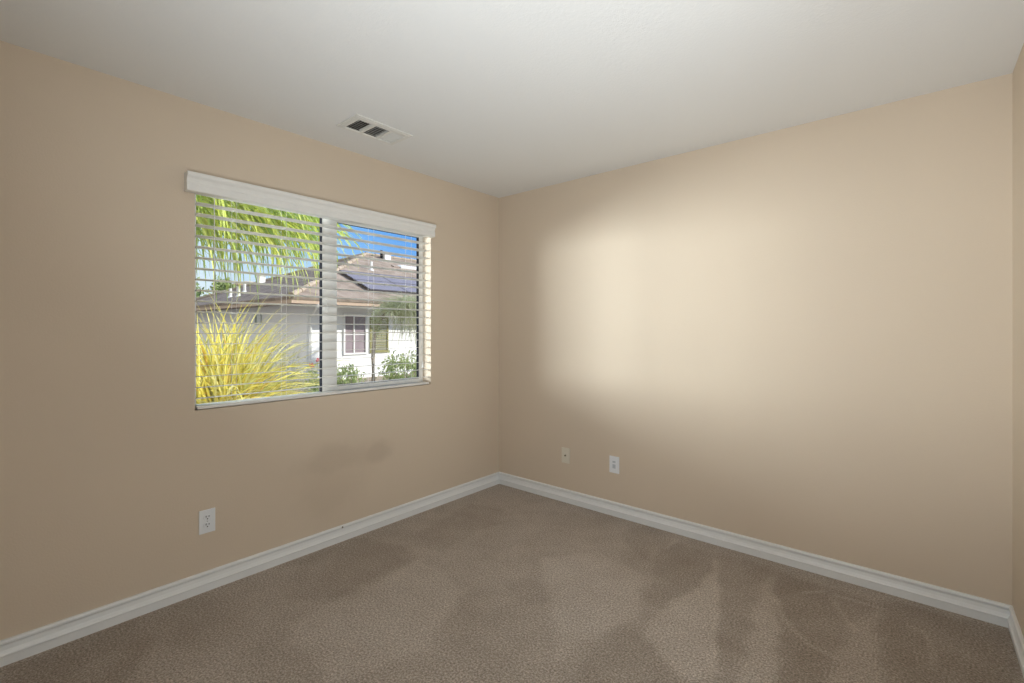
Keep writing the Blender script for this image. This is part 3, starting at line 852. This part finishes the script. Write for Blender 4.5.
def leaf_cloud(mb, c, r, n, size, rng, hollow=0.55):
    for k in range(n):
        d = Vector((rng.gauss(0, 1), rng.gauss(0, 1), rng.gauss(0, 1))).normalized()
        rr = hollow + (1 - hollow) * rng.random()
        wob = 1 + 0.22 * math.sin(5 * d.x + 3 * d.z) + 0.15 * math.sin(7 * d.y - 2 * d.z)
        p = Vector(c) + Vector((d.x * r[0], d.y * r[1], d.z * r[2])) * rr * wob
        e_ = Euler((rng.uniform(0, 6.28), rng.uniform(0, 6.28), rng.uniform(0, 6.28)))
        s = size * rng.uniform(0.6, 1.3)
        Mx = Matrix.Translation(p) @ e_.to_matrix().to_4x4()
        mb.add([(-s, 0, 0), (-s * 0.2, -s * 0.42, s * 0.08), (s, 0, 0.0), (-s * 0.2, s * 0.42, s * 0.08)], [(0, 1, 2), (0, 2, 3)], Mx)
def bush(name, c, r, n, size, mat, label, cat='shrub', group=None):
    t = thing(name, (c[0], c[1], GZ), label, cat, group)
    mb = MB(); leaf_cloud(mb, c, r, n, size, rnd); mb.build('foliage', mat, t)
    mb = MB()
    for k in range(5):
        a = 2 * PI * k / 5 + rnd.random()
        mb.tube([(c[0], c[1], GZ - 0.03), (c[0] + math.cos(a) * r[0] * 0.25, c[1] + math.sin(a) * r[1] * 0.25, (GZ + c[2]) / 2), (c[0] + math.cos(a) * r[0] * 0.6, c[1] + math.sin(a) * r[1] * 0.6, c[2] + r[2] * 0.3)], [0.025, 0.018, 0.008], 6)
    mb.build('stem', M_BARK, t)
    return t
bush('small_shrub', (-9.2, 3.95, 0.0), (0.42, 0.42, 0.35), 700, 0.05, M_BUSH, 'low green shrub against the sunlit white wall, below the neighbour\'s window')
bush('grey_shrub', (-9.0, 5.75, 0.10), (0.6, 0.85, 0.52), 1600, 0.055, M_BUSH, 'wider grey green shrub below the weeping tree')
# twiggy plant beside the yellow clump
tw = thing('twiggy_shrub', (-5.6, 0.62, GZ), 'sparse grey green twiggy shrub right of the yellow clump', 'shrub')
mb = MB()
for k in range(260):
    blade(mb, (-5.6 + rnd.gauss(0, .08), 0.62 + rnd.gauss(0, .10), GZ + 0.1), rnd.uniform(0, 2 * PI), rnd.uniform(0.7, 1.65), math.radians(rnd.uniform(50, 90)), math.radians(rnd.uniform(10, 70)), rnd.uniform(0.006, 0.013), 6)
leaf_cloud(mb, (-5.6, 0.62, 0.55), (0.5, 0.5, 0.75), 420, 0.03, rnd, 0.2)
mb.build('foliage', M_TWIG, tw)
mb = MB(); mb.tube([(-5.6, 0.62, GZ - 0.03), (-5.6, 0.62, GZ + 0.25)], [0.06, 0.04], 8); mb.build('stem', M_BARK, tw)
# roses
ro = thing('rose_bush', (-8.0, 2.42, GZ), 'small rose bush with red blooms in front of the house corner', 'shrub')
mb = MB(); leaf_cloud(mb, (-8.0, 2.42, 0.0), (0.25, 0.28, 0.40), 360, 0.045, rnd, 0.2); mb.build('foliage', M_BUSH, ro)
mb = MB()
for dx, dy, zz in ((0, -0.07, 0.48), (0.05, 0.05, 0.60), (-0.05, 0.0, 0.30)):
    mb.tube([(-8.0, 2.42, GZ - 0.03), (-8.0 + dx * 0.5, 2.42 + dy * 0.5, 0.1), (-8.0 + dx, 2.42 + dy, zz)], [0.012, 0.009, 0.005], 6)
mb.build('stem', M_BUSH, ro)
for dx, dy, zz in ((0, -0.07, 0.49), (0.05, 0.05, 0.61)):
    mb = MB(); leaf_cloud(mb, (-8.0 + dx, 2.42 + dy, zz), (0.045, 0.055, 0.045), 26, 0.04, rnd, 0.3); mb.build('bloom', M_PETAL, ro)
# weeping tree on the right, pale hanging foliage
wt = thing('weeping_tree', (-9.6, 5.05, GZ), 'slender weeping tree with pale hanging foliage before the white wall', 'tree')
mb = MB(); mb.tube([(-9.6, 5.05, GZ - 0.05), (-9.58, 5.02, 0.5), (-9.6, 5.10, 1.3), (-9.55, 5.5, 1.95), (-9.5, 6.3, 2.15)], [0.075, 0.06, 0.05, 0.04, 0.02], 8); mb.build('trunk', M_BARK, wt)
mb = MB()
for k in range(1100):
    y = rnd.triangular(4.95, 7.4, 6.5); x = -9.3 + rnd.uniform(-0.4, 0.5)
    z0 = 1.75 + 0.3 * min(1, (y - 4.9)) + rnd.uniform(-0.12, 0.15)
    blade(mb, (x, y, z0), rnd.uniform(0, 2 * PI), rnd.uniform(0.45, 1.35 if y > 5.7 else 0.7), math.radians(rnd.uniform(-10, 40)), math.radians(rnd.uniform(90, 120)), rnd.uniform(0.014, 0.026), 6)
for k in range(260):
    blade(mb, (-9.25 + rnd.uniform(-0.35, 0.4), rnd.uniform(5.7, 7.4), 1.95 + rnd.uniform(-0.15, 0.1)), rnd.uniform(0, 2 * PI), rnd.uniform(0.7, 1.45), math.radians(rnd.uniform(-65, -20)), math.radians(rnd.uniform(15, 45)), rnd.uniform(0.012, 0.022), 6)
leaf_cloud(mb, (-9.5, 6.3, 1.98), (0.5, 1.25, 0.24), 2200, 0.055, rnd, 0.1)
leaf_cloud(mb, (-9.55, 5.12, 1.55), (0.2, 0.22, 0.55), 500, 0.045, rnd, 0.1)
mb.build('foliage', M_PALE, wt)
# trees beyond the roofs
def far_tree(c, r, label):
    t = thing('tree', (c[0], c[1], GZ), label, 'tree')
    mb = MB(); leaf_cloud(mb, c, r, 1500, 0.22, rnd, 0.2); mb.build('crown', M_TREE, t)
    mb = MB(); mb.tube([(c[0], c[1], GZ - 0.05), (c[0], c[1], c[2])], [0.22, 0.1], 8); mb.build('trunk', M_BARK, t)
far_tree((-44.0, 9.4, 4.2), (1.6, 1.5, 1.6), 'round green tree beyond the roofs at the far left of the window')
far_tree((-52.0, 14.9, 5.6), (1.3, 1.1, 1.1), 'small round tree beyond the roofs, beside the distant tan roof')
